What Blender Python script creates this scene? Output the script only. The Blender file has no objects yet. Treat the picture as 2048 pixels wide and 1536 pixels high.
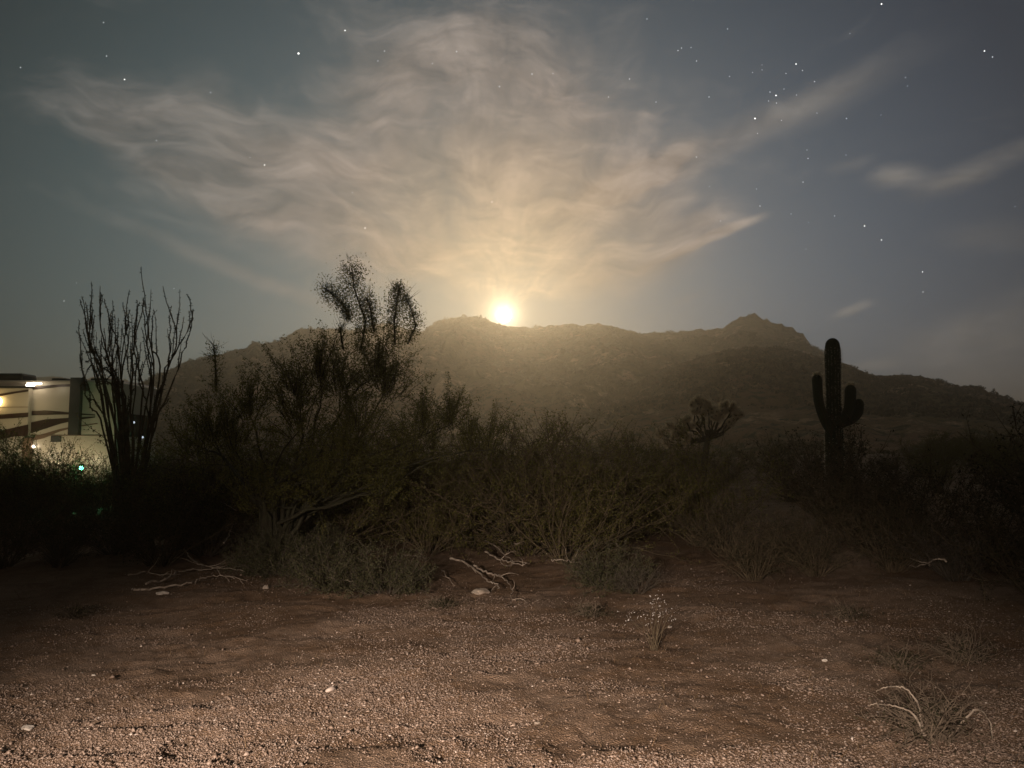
import bpy, math, random
import numpy as np
from mathutils import Vector, Matrix

sc = bpy.context.scene
R = math.radians
random.seed(7)
rng = np.random.default_rng(7)

# ------------------------------------------------------------------ camera
EYE = 1.6
PITCH = 4.9
F = 1536.0                                   # focal length in photo pixels (2048 wide)
cam = bpy.data.cameras.new('camera')
cam.sensor_width = 36.0
cam.lens = 27.0
cam.clip_start = 0.05
cam.clip_end = 20000
camo = bpy.data.objects.new('camera', cam)
sc.collection.objects.link(camo)
camo.location = (0, 0, EYE)
camo.rotation_euler = (R(90 + PITCH), 0, 0)
sc.camera = camo
CP, SP = math.cos(R(PITCH)), math.sin(R(PITCH))

def ray(x, y):
    u, v = (x - 1024) / F, (768 - y) / F
    return Vector((u, CP - v * SP, SP + v * CP))

def P(x, y, d):                              # the place a thing has, d metres ahead
    r = ray(x, y)
    return Vector((0, 0, EYE)) + r * (d / r.y)

def G(x, y, z=0.0):                          # a place on the ground
    r = ray(x, y)
    return Vector((0, 0, EYE)) + r * ((z - EYE) / r.z)

def azel(x, y):
    r = ray(x, y).normalized()
    return math.degrees(math.atan2(r.x, r.y)), math.degrees(math.asin(r.z))

MOON_AZ, MOON_EL = azel(1008, 630)
SUN_EL = MOON_EL + 2.4

# ------------------------------------------------------------------ render settings
sc.view_settings.view_transform = 'Standard'
sc.view_settings.look = 'None'
sc.view_settings.gamma = 1
sc.view_settings.exposure = 0.55
sc.view_settings.use_curve_mapping = False
sc.render.engine = 'CYCLES'
sc.cycles.use_denoising = True
sc.cycles.max_bounces = 5
sc.cycles.diffuse_bounces = 2
sc.cycles.volume_bounces = 1
sc.cycles.transparent_max_bounces = 12
sc.cycles.caustics_reflective = False
sc.cycles.caustics_refractive = False

# ------------------------------------------------------------------ node helper
class NT:
    def __init__(s, nt):
        s.nt = nt
    def node(s, kind, **kw):
        n = s.nt.nodes.new(kind)
        for k, v in kw.items():
            setattr(n, k, v)
        return n
    def put(s, sock, v):
        if isinstance(v, bpy.types.NodeSocket):
            s.nt.links.new(v, sock)
        elif v is not None:
            sock.default_value = v
    def m(s, op, a, b=None, c=None, clamp=False):
        n = s.node('ShaderNodeMath', operation=op, use_clamp=clamp)
        s.put(n.inputs[0], a)
        if b is not None: s.put(n.inputs[1], b)
        if c is not None: s.put(n.inputs[2], c)
        return n.outputs[0]
    def v(s, op, a, b=None, scale=None):
        n = s.node('ShaderNodeVectorMath', operation=op)
        s.put(n.inputs[0], a)
        if b is not None: s.put(n.inputs[1], b)
        if scale is not None: s.put(n.inputs[3], scale)
        return n.outputs[1] if op in ('LENGTH', 'DOT_PRODUCT', 'DISTANCE') else n.outputs[0]
    def rng(s, x, a, b, c=0.0, d=1.0, kind='SMOOTHSTEP'):
        n = s.node('ShaderNodeMapRange', interpolation_type=kind)
        s.put(n.inputs[0], x)
        for i, q in enumerate((a, b, c, d)): s.put(n.inputs[i + 1], q)
        return n.outputs[0]
    def noise(s, vec, scale, detail=4, rough=.55, dist=0.0, color=False):
        n = s.node('ShaderNodeTexNoise')
        s.put(n.inputs['Vector'], vec)
        s.put(n.inputs['Scale'], scale); s.put(n.inputs['Detail'], detail)
        s.put(n.inputs['Roughness'], rough); s.put(n.inputs['Distortion'], dist)
        return n.outputs['Color'] if color else n.outputs['Fac']
    def mix(s, f, a, b, blend='MIX'):
        n = s.node('ShaderNodeMix', data_type='RGBA', blend_type=blend)
        n.clamp_factor = True
        s.put(n.inputs[0], f)
        s.put(n.inputs[6], a if not isinstance(a, tuple) else (*a, 1)[:4])
        s.put(n.inputs[7], b if not isinstance(b, tuple) else (*b, 1)[:4])
        return n.outputs[2]
    def ramp(s, x, stops):
        n = s.node('ShaderNodeValToRGB')
        s.put(n.inputs[0], x)
        e = n.color_ramp.elements
        while len(e) > 1: e.remove(e[-1])
        e[0].position, e[0].color = stops[0][0], (*stops[0][1], 1)
        for p, c in stops[1:]:
            q = e.new(p); q.color = (*c, 1)
        return n.outputs[0]
    def comb(s, x, y, z=0.0):
        n = s.node('ShaderNodeCombineXYZ')
        for i, q in enumerate((x, y, z)): s.put(n.inputs[i], q)
        return n.outputs[0]

# ------------------------------------------------------------------ sky: night sky with moonlit cirrus
w = bpy.data.worlds.new('World')
sc.world = w
w.use_nodes = True
w.node_tree.nodes.clear()
T = NT(w.node_tree)
tc = T.node('ShaderNodeTexCoord').outputs['Generated']
dirn = T.v('NORMALIZE', tc)
sep = T.node('ShaderNodeSeparateXYZ'); T.put(sep.inputs[0], dirn)
dx, dy, dz = sep.outputs
az = T.m('MULTIPLY', T.m('ARCTAN2', dx, dy), 57.29578)
el = T.m('MULTIPLY', T.m('ARCSINE', dz), 57.29578)
P0 = T.comb(az, el)
md = Vector((math.sin(R(MOON_AZ)) * math.cos(R(MOON_EL)), math.cos(R(MOON_AZ)) * math.cos(R(MOON_EL)), math.sin(R(MOON_EL))))
ang = T.m('MULTIPLY', T.m('ARCCOSINE', T.m('MINIMUM', T.v('DOT_PRODUCT', dirn, tuple(md)), 0.9999999)), 57.29578)

sky = T.node('ShaderNodeTexSky', sky_type='NISHITA', sun_disc=False)
sky.sun_elevation = R(SUN_EL)
sky.sun_rotation = R(MOON_AZ)
sky.altitude = 500
sky.air_density = 1.0
sky.dust_density = 1.2
# clear night air: Nishita tint plus grey-green airglow fading from the moon; brown fill added behind the camera
glowbase = T.ramp(T.m('DIVIDE', ang, 90.0), [
    (0.0, (.18, .18, .165)), (.04, (.155, .17, .17)), (.10, (.120, .150, .168)), (.18, (.104, .134, .155)),
    (.28, (.074, .096, .112)), (.40, (.042, .050, .056)), (.60, (.040, .041, .040)), (1.0, (.066, .052, .038))])
hz = T.rng(el, 6.0, 36.0, 1.15, .56, 'LINEAR')
base = T.v('SCALE', glowbase, scale=hz)
nish = T.v('SCALE', sky.outputs[0], scale=0.0020)
base = T.v('ADD', base, nish)
# bluer to the right, greener to the left
side = T.rng(az, -30.0, 30.0, 0, 1, 'LINEAR')
base = T.v('MULTIPLY', base, T.mix(side, (.85, 1.01, .97), (1.0, 1.0, 1.14)))

# cloud fields
warp = T.v('MULTIPLY', T.v('SUBTRACT', T.noise(P0, .085, 3, .5, 0, True), (.5, .5, .5)), (1, 1, 0))
Pw = T.v('ADD', P0, T.v('SCALE', warp, scale=7.5))
def blob(x, y, a, b, rot, amp, soft=1.0, src=None):
    A, E = azel(x, y)
    n = T.node('ShaderNodeMapping', vector_type='TEXTURE')
    T.put(n.inputs[0], src or Pw)
    n.inputs['Location'].default_value = (A, E, 0)
    n.inputs['Rotation'].default_value = (0, 0, R(rot))
    n.inputs['Scale'].default_value = (a, b, 1)
    return T.rng(T.v('LENGTH', n.outputs[0]), 0.0, soft, amp, 0.0)
def add(*s):
    r = s[0]
    for q in s[1:]: r = T.m('ADD', r, q)
    return r
big = add(
    blob(930, 380, 21, 14, 0, .95), blob(560, 350, 20, 8, -13, .68), blob(620, 410, 17, 5.5, -19, .55), blob(260, 300, 15, 6.5, -8, .30), blob(470, 310, 15, 7, -12, .35),
    blob(930, 180, 15, 8, 6, .65), blob(1240, 330, 17, 7, 12, .50), blob(1210, 505, 14, 4.6, 13, .85, src=None), blob(1340, 492, 7, 2.0, 19, .55),
    blob(1040, 550, 11, 4.6, 0, .75), blob(850, 60, 17, 6, 0, .25), blob(1150, 90, 14, 8, 30, .30))
P1 = T.v('ADD', P0, T.v('SCALE', warp, scale=2.2))
thin = add(
    blob(1480, 255, 15, 1.5, 16, .65, src=P1), blob(1300, 350, 11, 1.7, 15, .7, src=P1), blob(1310, 362, 3.2, .7, 8, .55, src=P1),
    blob(1430, 476, 5.0, .6, 21, 1.6, src=P1), blob(1300, 560, 8, 1.6, 20, .45, src=P1), blob(1650, 200, 11, 1.6, 14, .25, src=P1),
    blob(480, 545, 16, .9, -17, .35, src=P1), blob(600, 500, 9, 1.2, -20, .35, src=P1))
far = add(
    blob(1805, 358, 2.6, 1.15, -6, 1.2, src=P1), blob(1960, 335, 5.6, 1.1, 15, .95, src=P1), blob(1710, 330, 2.2, .8, 0, .3, src=P1),
    blob(1905, 375, 3.0, .9, 10, .45, src=P1), blob(1980, 478, 4.6, 1.6, -8, .45, src=P1),
    blob(1705, 617, 2.3, .55, 16, .8, src=P1), blob(1380, 602, 1.6, .35, 16, .5, src=P1), blob(1745, 728, 2.6, .6, 4, .7, src=P1),
    blob(1990, 700, 7.5, 3.6, 0, .85, src=P1), blob(2040, 600, 6, 1.4, 14, .5, src=P1), blob(1960, 640, 5, .9, 10, .35, src=P1))
# fan texture: streaks that run out from the moon, and curly wisps
rel = T.v('SUBTRACT', Pw, (MOON_AZ, MOON_EL - 2.0, 0))
rs = T.node('ShaderNodeSeparateXYZ'); T.put(rs.inputs[0], rel)
th = T.m('ARCTAN2', rs.outputs[1], rs.outputs[0])
lr = T.m('LOGARITHM', T.m('ADD', T.v('LENGTH', rel), 1.5), 2.718)
fan = T.noise(T.comb(T.m('MULTIPLY', th, 3.6), T.m('MULTIPLY', lr, .95), 1.9), 1.0, 8, .60, .35)
OFF = 3.0
wisp = T.noise(T.v('MULTIPLY', T.v('ADD', Pw, (40 * OFF, 17 * OFF, OFF)), (.085, .25, 1)), 1.0, 9, .60, .4)
curl = T.noise(T.v('MULTIPLY', T.v('ADD', Pw, (23 * OFF, 31 * OFF, OFF)), (.24, .60, 1)), 1.0, 8, .64, .45)
tex = add(T.m('MULTIPLY', fan, .34), T.m('MULTIPLY', wisp, .38), T.m('MULTIPLY', curl, .28))
d1 = T.rng(T.m('ADD', T.m('MINIMUM', T.m('MULTIPLY', big, 1.15), 1.0), T.m('MULTIPLY', T.m('SUBTRACT', tex, .5), 3.0)), .10, 1.50, 0, 1.0)
d2 = T.m('MULTIPLY', T.rng(fan, .35, .65, .45, 1.0), thin)
d3 = T.m('MULTIPLY', T.rng(wisp, .33, .66, .35, 1.1), far)
dens = T.m('MINIMUM', add(d1, d2, d3), 1.0)
ccol = T.ramp(T.m('DIVIDE', ang, 60.0), [
    (0.0, (.9, .66, .38)), (.04, (.62, .45, .28)), (.12, (.40, .295, .205)), (.25, (.32, .262, .225)),
    (.40, (.24, .22, .20)), (.60, (.150, .142, .134)), (1.0, (.05, .05, .05))])
ctone = T.rng(T.m('ADD', T.m('MULTIPLY', curl, .60), T.m('MULTIPLY', fan, .40)), .34, .66, .50, 1.42, 'LINEAR')
ccol = T.v('SCALE', ccol, scale=ctone)
colr = T.mix(T.m('MULTIPLY', dens, .92), base, ccol)
# aureole of the moon in the thin cloud
au = add(T.m('MULTIPLY', T.m('EXPONENT', T.m('MULTIPLY', ang, -1.9)), 6.0),
         T.m('MULTIPLY', T.m('EXPONENT', T.m('MULTIPLY', ang, -.27)), .05))
colr = T.v('ADD', colr, T.v('MULTIPLY', T.comb(au, au, au), (1.0, .80, .50)))
# the ground half of the world is never seen: keep it dark
colr = T.v('SCALE', colr, scale=T.rng(el, -4.0, 0.0, .05, 1.0))
bg = T.node('ShaderNodeBackground')
T.put(bg.inputs[0], colr)
bg.inputs[1].default_value = 0.75
out = T.node('ShaderNodeOutputWorld')
w.node_tree.links.new(bg.outputs[0], out.inputs['Surface'])
w.cycles.sampling_method = 'MANUAL'
w.cycles.sample_map_resolution = 1024

# ------------------------------------------------------------------ moonlight (the one sun lamp)
sl = bpy.data.lights.new('moonlight', 'SUN')
sl.energy = 0.20
sl.angle = R(0.5)
sl.color = (1.0, .84, .60)
so = bpy.data.objects.new('moonlight', sl)
sc.collection.objects.link(so)
sd = Vector((math.sin(R(MOON_AZ)) * math.cos(R(SUN_EL)), math.cos(R(MOON_AZ)) * math.cos(R(SUN_EL)), math.sin(R(SUN_EL))))
so.rotation_euler = sd.to_track_quat('Z', 'Y').to_euler()

# ------------------------------------------------------------------ object helpers
def link(o, parent=None):
    sc.collection.objects.link(o)
    if parent is not None:
        o.parent = parent
    return o

def tag(o, label=None, cat=None, group=None, kind=None):
    if label: o['label'] = label
    if cat: o['category'] = cat
    if group: o['group'] = group
    if kind: o['kind'] = kind
    return o

def empty(name, loc, label, cat, group=None, rz=0.0):
    o = bpy.data.objects.new(name, None)
    o.location = loc
    o.rotation_euler = (0, 0, rz)
    o.empty_display_size = .2
    link(o)
    return tag(o, label, cat, group)

def copy_tree(root, loc, rz, s, label, group=None):
    r = root.copy()
    sc.collection.objects.link(r)
    r.location = loc; r.rotation_euler = (0, 0, rz); r.scale = s if isinstance(s, tuple) else (s, s, s)
    r['label'] = label
    if group: r['group'] = group
    elif 'group' in r: del r['group']
    for ch in list(root.children):
        c = ch.copy(); sc.collection.objects.link(c); c.parent = r
        for g in ch.children:
            d = g.copy(); sc.collection.objects.link(d); d.parent = c
    return r

def fastmesh(name, V, faces_flat, nper, mat, parent=None, smooth=False):
    """V (n,3), faces_flat (m*nper,) index array with nper corners per face"""
    me = bpy.data.meshes.new(name)
    V = np.asarray(V, dtype=np.float32).reshape(-1, 3)
    f = np.asarray(faces_flat, dtype=np.int32).ravel()
    nf = len(f) // nper
    me.vertices.add(len(V)); me.vertices.foreach_set('co', V.ravel())
    me.loops.add(len(f)); me.loops.foreach_set('vertex_index', f)
    me.polygons.add(nf)
    me.polygons.foreach_set('loop_start', np.arange(0, nf * nper, nper, dtype=np.int32))
    if smooth:
        me.polygons.foreach_set('use_smooth', np.ones(nf, dtype=bool))
    me.update(calc_edges=True)
    me.materials.append(mat)
    o = bpy.data.objects.new(name, me)
    return link(o, parent)

class MB:
    def __init__(s): s.v = []; s.f = []; s.n = 0
    def addm(s, vs, fs):
        b = s.n
        s.v.extend(vs); s.n += len(vs)
        s.f.extend([tuple(i + b for i in f) for f in fs])
    def tube(s, pts, rad, n=5, cap=True):
        pts = [Vector(p) for p in pts]
        k = len(pts)
        vs = []
        ref = Vector((.13, .21, .97))
        for i, p in enumerate(pts):
            t = (pts[min(i + 1, k - 1)] - pts[max(i - 1, 0)])
            if t.length < 1e-9: t = Vector((0, 0, 1))
            t.normalize()
            if abs(t.dot(ref)) > .97: r2 = Vector((.9, .3, .1))
            else: r2 = ref
            a = t.cross(r2).normalized(); b = t.cross(a)
            r = rad[i] if hasattr(rad, '__len__') else rad
            for j in range(n):
                q = 2 * math.pi * j / n
                vs.append(p + a * (math.cos(q) * r) + b * (math.sin(q) * r))
        fs = []
        for i in range(k - 1):
            for j in range(n):
                fs.append((i * n + j, i * n + (j + 1) % n, (i + 1) * n + (j + 1) % n, (i + 1) * n + j))
        if cap:
            fs.append(tuple(range(n - 1, -1, -1)))
            fs.append(tuple((k - 1) * n + j for j in range(n)))
        s.addm(vs, fs)
    def box(s, c, d, bev=0.0):
        x, y, z = c; a, b, h = d[0] / 2, d[1] / 2, d[2] / 2
        if bev <= 0:
            vs = [Vector((x + i * a, y + j * b, z + k * h)) for i in (-1, 1) for j in (-1, 1) for k in (-1, 1)]
            s.addm(vs, [(0, 1, 3, 2), (4, 6, 7, 5), (0, 4, 5, 1), (2, 3, 7, 6), (0, 2, 6, 4), (1, 5, 7, 3)])
        else:
            import bmesh
            bm = bmesh.new()
            bmesh.ops.create_cube(bm, size=1)
            for v in bm.verts: v.co = Vector((v.co.x * d[0] + x, v.co.y * d[1] + y, v.co.z * d[2] + z))
            bmesh.ops.bevel(bm, geom=bm.edges[:], offset=bev, segments=3, affect='EDGES', profile=.5)
            bm.verts.index_update()
            s.addm([v.co.copy() for v in bm.verts], [tuple(v.index for v in f.verts) for f in bm.faces])
            bm.free()
    def leaf(s, p, size, d=None, ratio=.45):
        d = (Vector(d) if d is not None else Vector([random.gauss(0, 1) for _ in range(3)]))
        if d.length < 1e-6: d = Vector((0, 0, 1))
        d.normalize()
        o = d.cross(Vector([random.gauss(0, 1) for _ in range(3)]))
        if o.length < 1e-6: o = Vector((1, 0, 0))
        o.normalize()
        p = Vector(p)
        s.addm([p, p + d * size * .5 + o * size * ratio * .5, p + d * size, p + d * size * .5 - o * size * ratio * .5], [(0, 1, 2, 3)])
    def ball(s, c, r, seg=8, ring=6, jit=0.0):
        vs = [Vector(c) + Vector((0, 0, r[2] if hasattr(r, '__len__') else r))]
        rx, ry, rz = r if hasattr(r, '__len__') else (r, r, r)
        for i in range(1, ring):
            for j in range(seg):
                a, b = math.pi * i / ring, 2 * math.pi * j / seg
                k = 1 + random.uniform(-jit, jit)
                vs.append(Vector(c) + Vector((rx * math.sin(a) * math.cos(b), ry * math.sin(a) * math.sin(b), rz * math.cos(a))) * k)
        vs.append(Vector(c) - Vector((0, 0, rz)))
        fs = [(0, 1 + j, 1 + (j + 1) % seg) for j in range(seg)]
        for i in range(ring - 2):
            for j in range(seg):
                a = 1 + i * seg
                fs.append((a + j, a + seg + j, a + seg + (j + 1) % seg, a + (j + 1) % seg))
        L = len(vs) - 1
        a = 1 + (ring - 2) * seg
        fs += [(L, a + (j + 1) % seg, a + j) for j in range(seg)]
        s.addm(vs, fs)
    def build(s, name, mat, parent=None, smooth=False):
        me = bpy.data.meshes.new(name)
        me.from_pydata([tuple(v) for v in s.v], [], s.f)
        if smooth: me.polygons.foreach_set('use_smooth', [True] * len(me.polygons))
        me.materials.append(mat)
        me.update()
        o = bpy.data.objects.new(name, me)
        return link(o, parent)

# ------------------------------------------------------------------ noise in numpy
def _hash(ix, iy, seed):
    h = (ix.astype(np.int64) * 374761393 + iy.astype(np.int64) * 668265263 + seed * 974634777) & 0xFFFFFFFF
    h = ((h ^ (h >> 13)) * 1274126177) & 0xFFFFFFFF
    return ((h ^ (h >> 16)) & 0xFFFF) / 65535.0
def vnoise(x, y, seed=0):
    ix, iy = np.floor(x), np.floor(y)
    fx, fy = x - ix, y - iy
    fx = fx * fx * fx * (fx * (fx * 6 - 15) + 10); fy = fy * fy * fy * (fy * (fy * 6 - 15) + 10)
    a, b = _hash(ix, iy, seed), _hash(ix + 1, iy, seed)
    c, d = _hash(ix, iy + 1, seed), _hash(ix + 1, iy + 1, seed)
    return (a * (1 - fx) + b * fx) * (1 - fy) + (c * (1 - fx) + d * fx) * fy
def fbm(x, y, oct=5, seed=0, gain=.5):
    s = 0; a = 1; t = 0
    for i in range(oct):
        s = s + a * (vnoise(x, y, seed + i * 17) * 2 - 1); t += a
        x, y = x * 2.03 + 11.3, y * 2.03 - 7.1
        a *= gain
    return s / t

# ------------------------------------------------------------------ materials
def mat(name, build, rough=.9, spec=.2):
    m = bpy.data.materials.new(name)
    m.use_nodes = True
    nt = m.node_tree
    bs = nt.nodes['Principled BSDF']
    bs.inputs['Roughness'].default_value = rough
    bs.inputs['Specular IOR Level'].default_value = spec
    build(NT(nt), bs)
    return m

def plain(name, c, c2=None, scale=4.0, rough=.85, spec=.25, bump=0.0, bscale=30.0, trans=0.0, metal=0.0):
    def b(t, bs):
        co = t.node('ShaderNodeTexCoord').outputs['Object']
        n = t.noise(co, scale, 5, .6)
        bs.inputs['Metallic'].default_value = metal
        t.put(bs.inputs['Base Color'], t.mix(t.rng(n, .35, .65), c, c2 or tuple(q * .7 for q in c)))
        if bump:
            bn = t.node('ShaderNodeBump'); bn.inputs['Strength'].default_value = bump; bn.inputs['Distance'].default_value = .01
            t.put(bn.inputs['Height'], t.noise(co, bscale, 5, .6)); t.put(bs.inputs['Normal'], bn.outputs[0])
        if trans:
            tr = t.node('ShaderNodeBsdfTranslucent'); tr.inputs[0].default_value = (*c, 1)
            mx = t.node('ShaderNodeMixShader'); mx.inputs[0].default_value = trans
            t.nt.links.new(bs.outputs[0], mx.inputs[1]); t.nt.links.new(tr.outputs[0], mx.inputs[2])
            t.nt.links.new(mx.outputs[0], t.nt.nodes['Material Output'].inputs['Surface'])
    return mat(name, b, rough, spec)

def emit(name, c, s, sampled=True):
    m = bpy.data.materials.new(name); m.use_nodes = True
    bs = m.node_tree.nodes['Principled BSDF']
    bs.inputs['Base Color'].default_value = (.8, .8, .8, 1)
    bs.inputs['Emission Color'].default_value = (*c, 1); bs.inputs['Emission Strength'].default_value = s
    if not sampled: m.cycles.emission_sampling = 'NONE'
    return m

def island_col(name, stops, rough=.8, spec=.4, trans=0.0):
    def b(t, bs):
        g = t.node('ShaderNodeNewGeometry')
        t.put(bs.inputs['Base Color'], t.ramp(g.outputs['Random Per Island'], stops))
        if trans:
            tr = t.node('ShaderNodeBsdfTranslucent')
            t.put(tr.inputs[0], t.ramp(g.outputs['Random Per Island'], stops))
            mx = t.node('ShaderNodeMixShader'); mx.inputs[0].default_value = trans
            t.nt.links.new(bs.outputs[0], mx.inputs[1]); t.nt.links.new(tr.outputs[0], mx.inputs[2])
            t.nt.links.new(mx.outputs[0], t.nt.nodes['Material Output'].inputs['Surface'])
    return mat(name, b, rough, spec)

def m_ground(t, bs):
    co = t.node('ShaderNodeTexCoord').outputs['Object']
    big = t.noise(co, .55, 5, .6, .5)
    mid = t.noise(co, 3.5, 6, .65, .4)
    fine = t.noise(co, 45, 6, .7)
    c = t.mix(t.rng(big, .35, .65), (.235, .155, .098), (.34, .245, .175))
    c = t.mix(t.m('MULTIPLY', t.rng(mid, .40, .68), .6), c, (.15, .085, .040))
    vor = t.node('ShaderNodeTexVoronoi'); t.put(vor.inputs['Vector'], co); vor.inputs['Scale'].default_value = 85
    peb = t.rng(vor.outputs['Distance'], .0, .55, 1.25, .55)
    c = t.mix(.75, c, t.v('MULTIPLY', c, t.comb(peb, peb, peb)))
    c = t.mix(t.rng(fine, .62, .75, 0, .5), c, (.42, .34, .28))
    t.put(bs.inputs['Base Color'], c)
    h = t.m('ADD', t.m('MULTIPLY', vor.outputs['Distance'], -.010), t.m('MULTIPLY', fine, .012))
    bn = t.node('ShaderNodeBump'); bn.inputs['Strength'].default_value = .9; bn.inputs['Distance'].default_value = 1.0
    t.put(bn.inputs['Height'], h); t.put(bs.inputs['Normal'], bn.outputs[0])
M_ground = mat('desert_dirt', m_ground, .95, .15)

def m_hill(t, bs):
    co = t.node('ShaderNodeTexCoord').outputs['Object']
    big = t.noise(co, .02, 6, .62, .4)
    spk = t.noise(co, .35, 6, .75)
    rock = t.noise(co, .07, 7, .7, .8)
    c = t.mix(t.rng(big, .38, .62), (.21, .135, .080), (.16, .130, .058))
    c = t.mix(t.rng(rock, .53, .64), c, (.48, .34, .22))
    c = t.mix(t.rng(spk, .50, .60), c, (.060, .062, .030))
    t.put(bs.inputs['Base Color'], c)
    bn = t.node('ShaderNodeBump'); bn.inputs['Strength'].default_value = .8; bn.inputs['Distance'].default_value = 1.0
    t.put(bn.inputs['Height'], t.noise(co, .16, 8, .68)); t.put(bs.inputs['Normal'], bn.outputs[0])
M_hill = mat('mountain_slope', m_hill, .95, .1)

M_peb = island_col('gravel_pebble', [(0, (.13, .09, .065)), (.25, (.21, .15, .11)), (.75, (.27, .20, .152)), (.97, (.34, .265, .21)), (1, (.60, .52, .45))], .55, .5)
M_straw = island_col('dry_straw', [(0, (.08, .045, .022)), (.5, (.14, .085, .042)), (1, (.24, .17, .095))], .8, .3)
M_leafA = island_col('olive_leaf', [(0, (.075, .075, .016)), (.5, (.12, .115, .026)), (1, (.17, .15, .048))], .6, .3, .45)
M_leafB = island_col('dull_green_leaf', [(0, (.045, .050, .020)), (.5, (.075, .078, .034)), (1, (.12, .11, .055))], .6, .3, .35)
M_leafD = island_col('dark_leaf', [(0, (.026, .026, .012)), (.6, (.045, .042, .021)), (1, (.08, .066, .036))], .7, .2, .25)
M_scrub = island_col('hill_scrub', [(0, (.040, .038, .018)), (.5, (.085, .070, .034)), (1, (.17, .125, .07))], .9, .1)
M_bark = plain('grey_brown_bark', (.16, .125, .09), (.09, .07, .05), 9, .9, .2, .5, 60)
M_twigd = plain('dark_grey_twig', (.095, .080, .062), (.055, .046, .035), 9, .9, .15)
M_pvbark = plain('green_brown_bark', (.050, .048, .026), (.035, .03, .018), 9, .8, .25, .4, 60)
M_dead = plain('bleached_dead_wood', (.40, .34, .27), (.24, .19, .145), 14, .85, .25, .5, 70)
M_stem = plain('dark_stem', (.11, .085, .052), (.065, .05, .032), 9, .9, .15)
M_rock = plain('pale_stone', (.40, .34, .27), (.26, .21, .165), 7, .8, .3, .8, 25)
M_rockw = plain('white_stone', (.62, .56, .48), (.42, .37, .31), 9, .7, .35, .8, 25)
M_spine = island_col('pale_cholla_spine', [(0, (.55, .48, .34)), (1, (.85, .77, .60))], .7, .3, .6)
M_cholla = plain('cholla_joint_skin', (.085, .075, .045), (.05, .045, .03), 12, .8, .2)
M_white = island_col('small_white_petal', [(0, (.6, .56, .5)), (1, (.85, .82, .78))], .7, .3, .3)

# ------------------------------------------------------------------ ground
DENTS = []
for i in range(330):
    gx = random.uniform(-7.5, 7.5); gy = random.uniform(3.2, 12.5)
    L = random.uniform(.10, .40); Wd = random.uniform(.05, .13)
    a = random.gauss(.95, .45)
    DENTS.append((gx, gy, L, Wd, a, Wd * random.uniform(.12, .27)))
def gh(x, y):
    x = np.asarray(x, float); y = np.asarray(y, float)
    r = np.hypot(x, y)
    near = np.clip(1 - (r - 4) / 14, 0, 1)
    z = .10 * fbm(x * .35, y * .35, 4, 3) * np.clip(r / 9, .35, 1.5)
    z = z + near * (.040 * fbm(x * 1.5 + y * .5, y * 2.3 - x * .7, 4, 5) + .014 * fbm(x * 6, y * 6, 3, 9) + .007 * fbm(x * 22, y * 22, 3, 12))
    # tyre-rut like trough crossing from lower left to upper right
    s = (y - 5.0) * .86 - (x + .5) * .50
    z = z - near * .030 * np.exp(-((s - .9) / .12) ** 2) * np.clip((vnoise(x * 1.7, y * 1.7, 40) - .25) * 2.5, 0, 1)
    # gentle rise towards the brush and the slope on the right
    z = z + .22 * np.clip((r - 11) / 14, 0, 1) + np.clip(x - 4, 0, 30) * .035 * np.clip((y - 8) / 10, 0, 1)
    dn = np.zeros_like(z)
    for gx, gy, L, Wd, a, dep in DENTS:
        m = (np.abs(x - gx) < .6) & (np.abs(y - gy) < .6)
        if not m.any(): continue
        ux, uy = x[m] - gx, y[m] - gy
        p = (ux * math.cos(a) + uy * math.sin(a)) / L; q = (-ux * math.sin(a) + uy * math.cos(a)) / Wd
        rr = p * p + q * q
        dn[m] += -dep * np.exp(-rr * 1.2) + dep * .55 * np.exp(-((np.sqrt(rr) - 1.45) / .35) ** 2)
    return z + .016 * np.tanh(dn / .016)
def gz(x, y): return float(gh(np.array([x]), np.array([y]))[0])

sect = np.linspace(-46, 46, 640)
rest = np.linspace(46, 314, 70)[1:-1]
angs = np.radians(np.concatenate([sect, rest]))
rad = np.concatenate([[.02, .6, 1.4, 2.2], np.geomspace(2.8, 16, 480), np.geomspace(16, 60, 90)[1:], np.geomspace(60, 1380, 40)[1:]])
A_, R_ = np.meshgrid(angs, rad)
X, Y = R_ * np.sin(A_), R_ * np.cos(A_)
Z = gh(X.ravel(), Y.ravel()).reshape(X.shape)
nr, na = X.shape
i, j = np.meshgrid(np.arange(nr - 1), np.arange(na), indexing='ij')
jn = (j + 1) % na
Fq = np.stack([i * na + j, i * na + jn, (i + 1) * na + jn, (i + 1) * na + j], -1)
g = fastmesh('ground', np.stack([X, Y, Z], -1), Fq, 4, M_ground, smooth=True)
tag(g, 'sandy gravel desert ground', None, None, 'structure')

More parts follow.
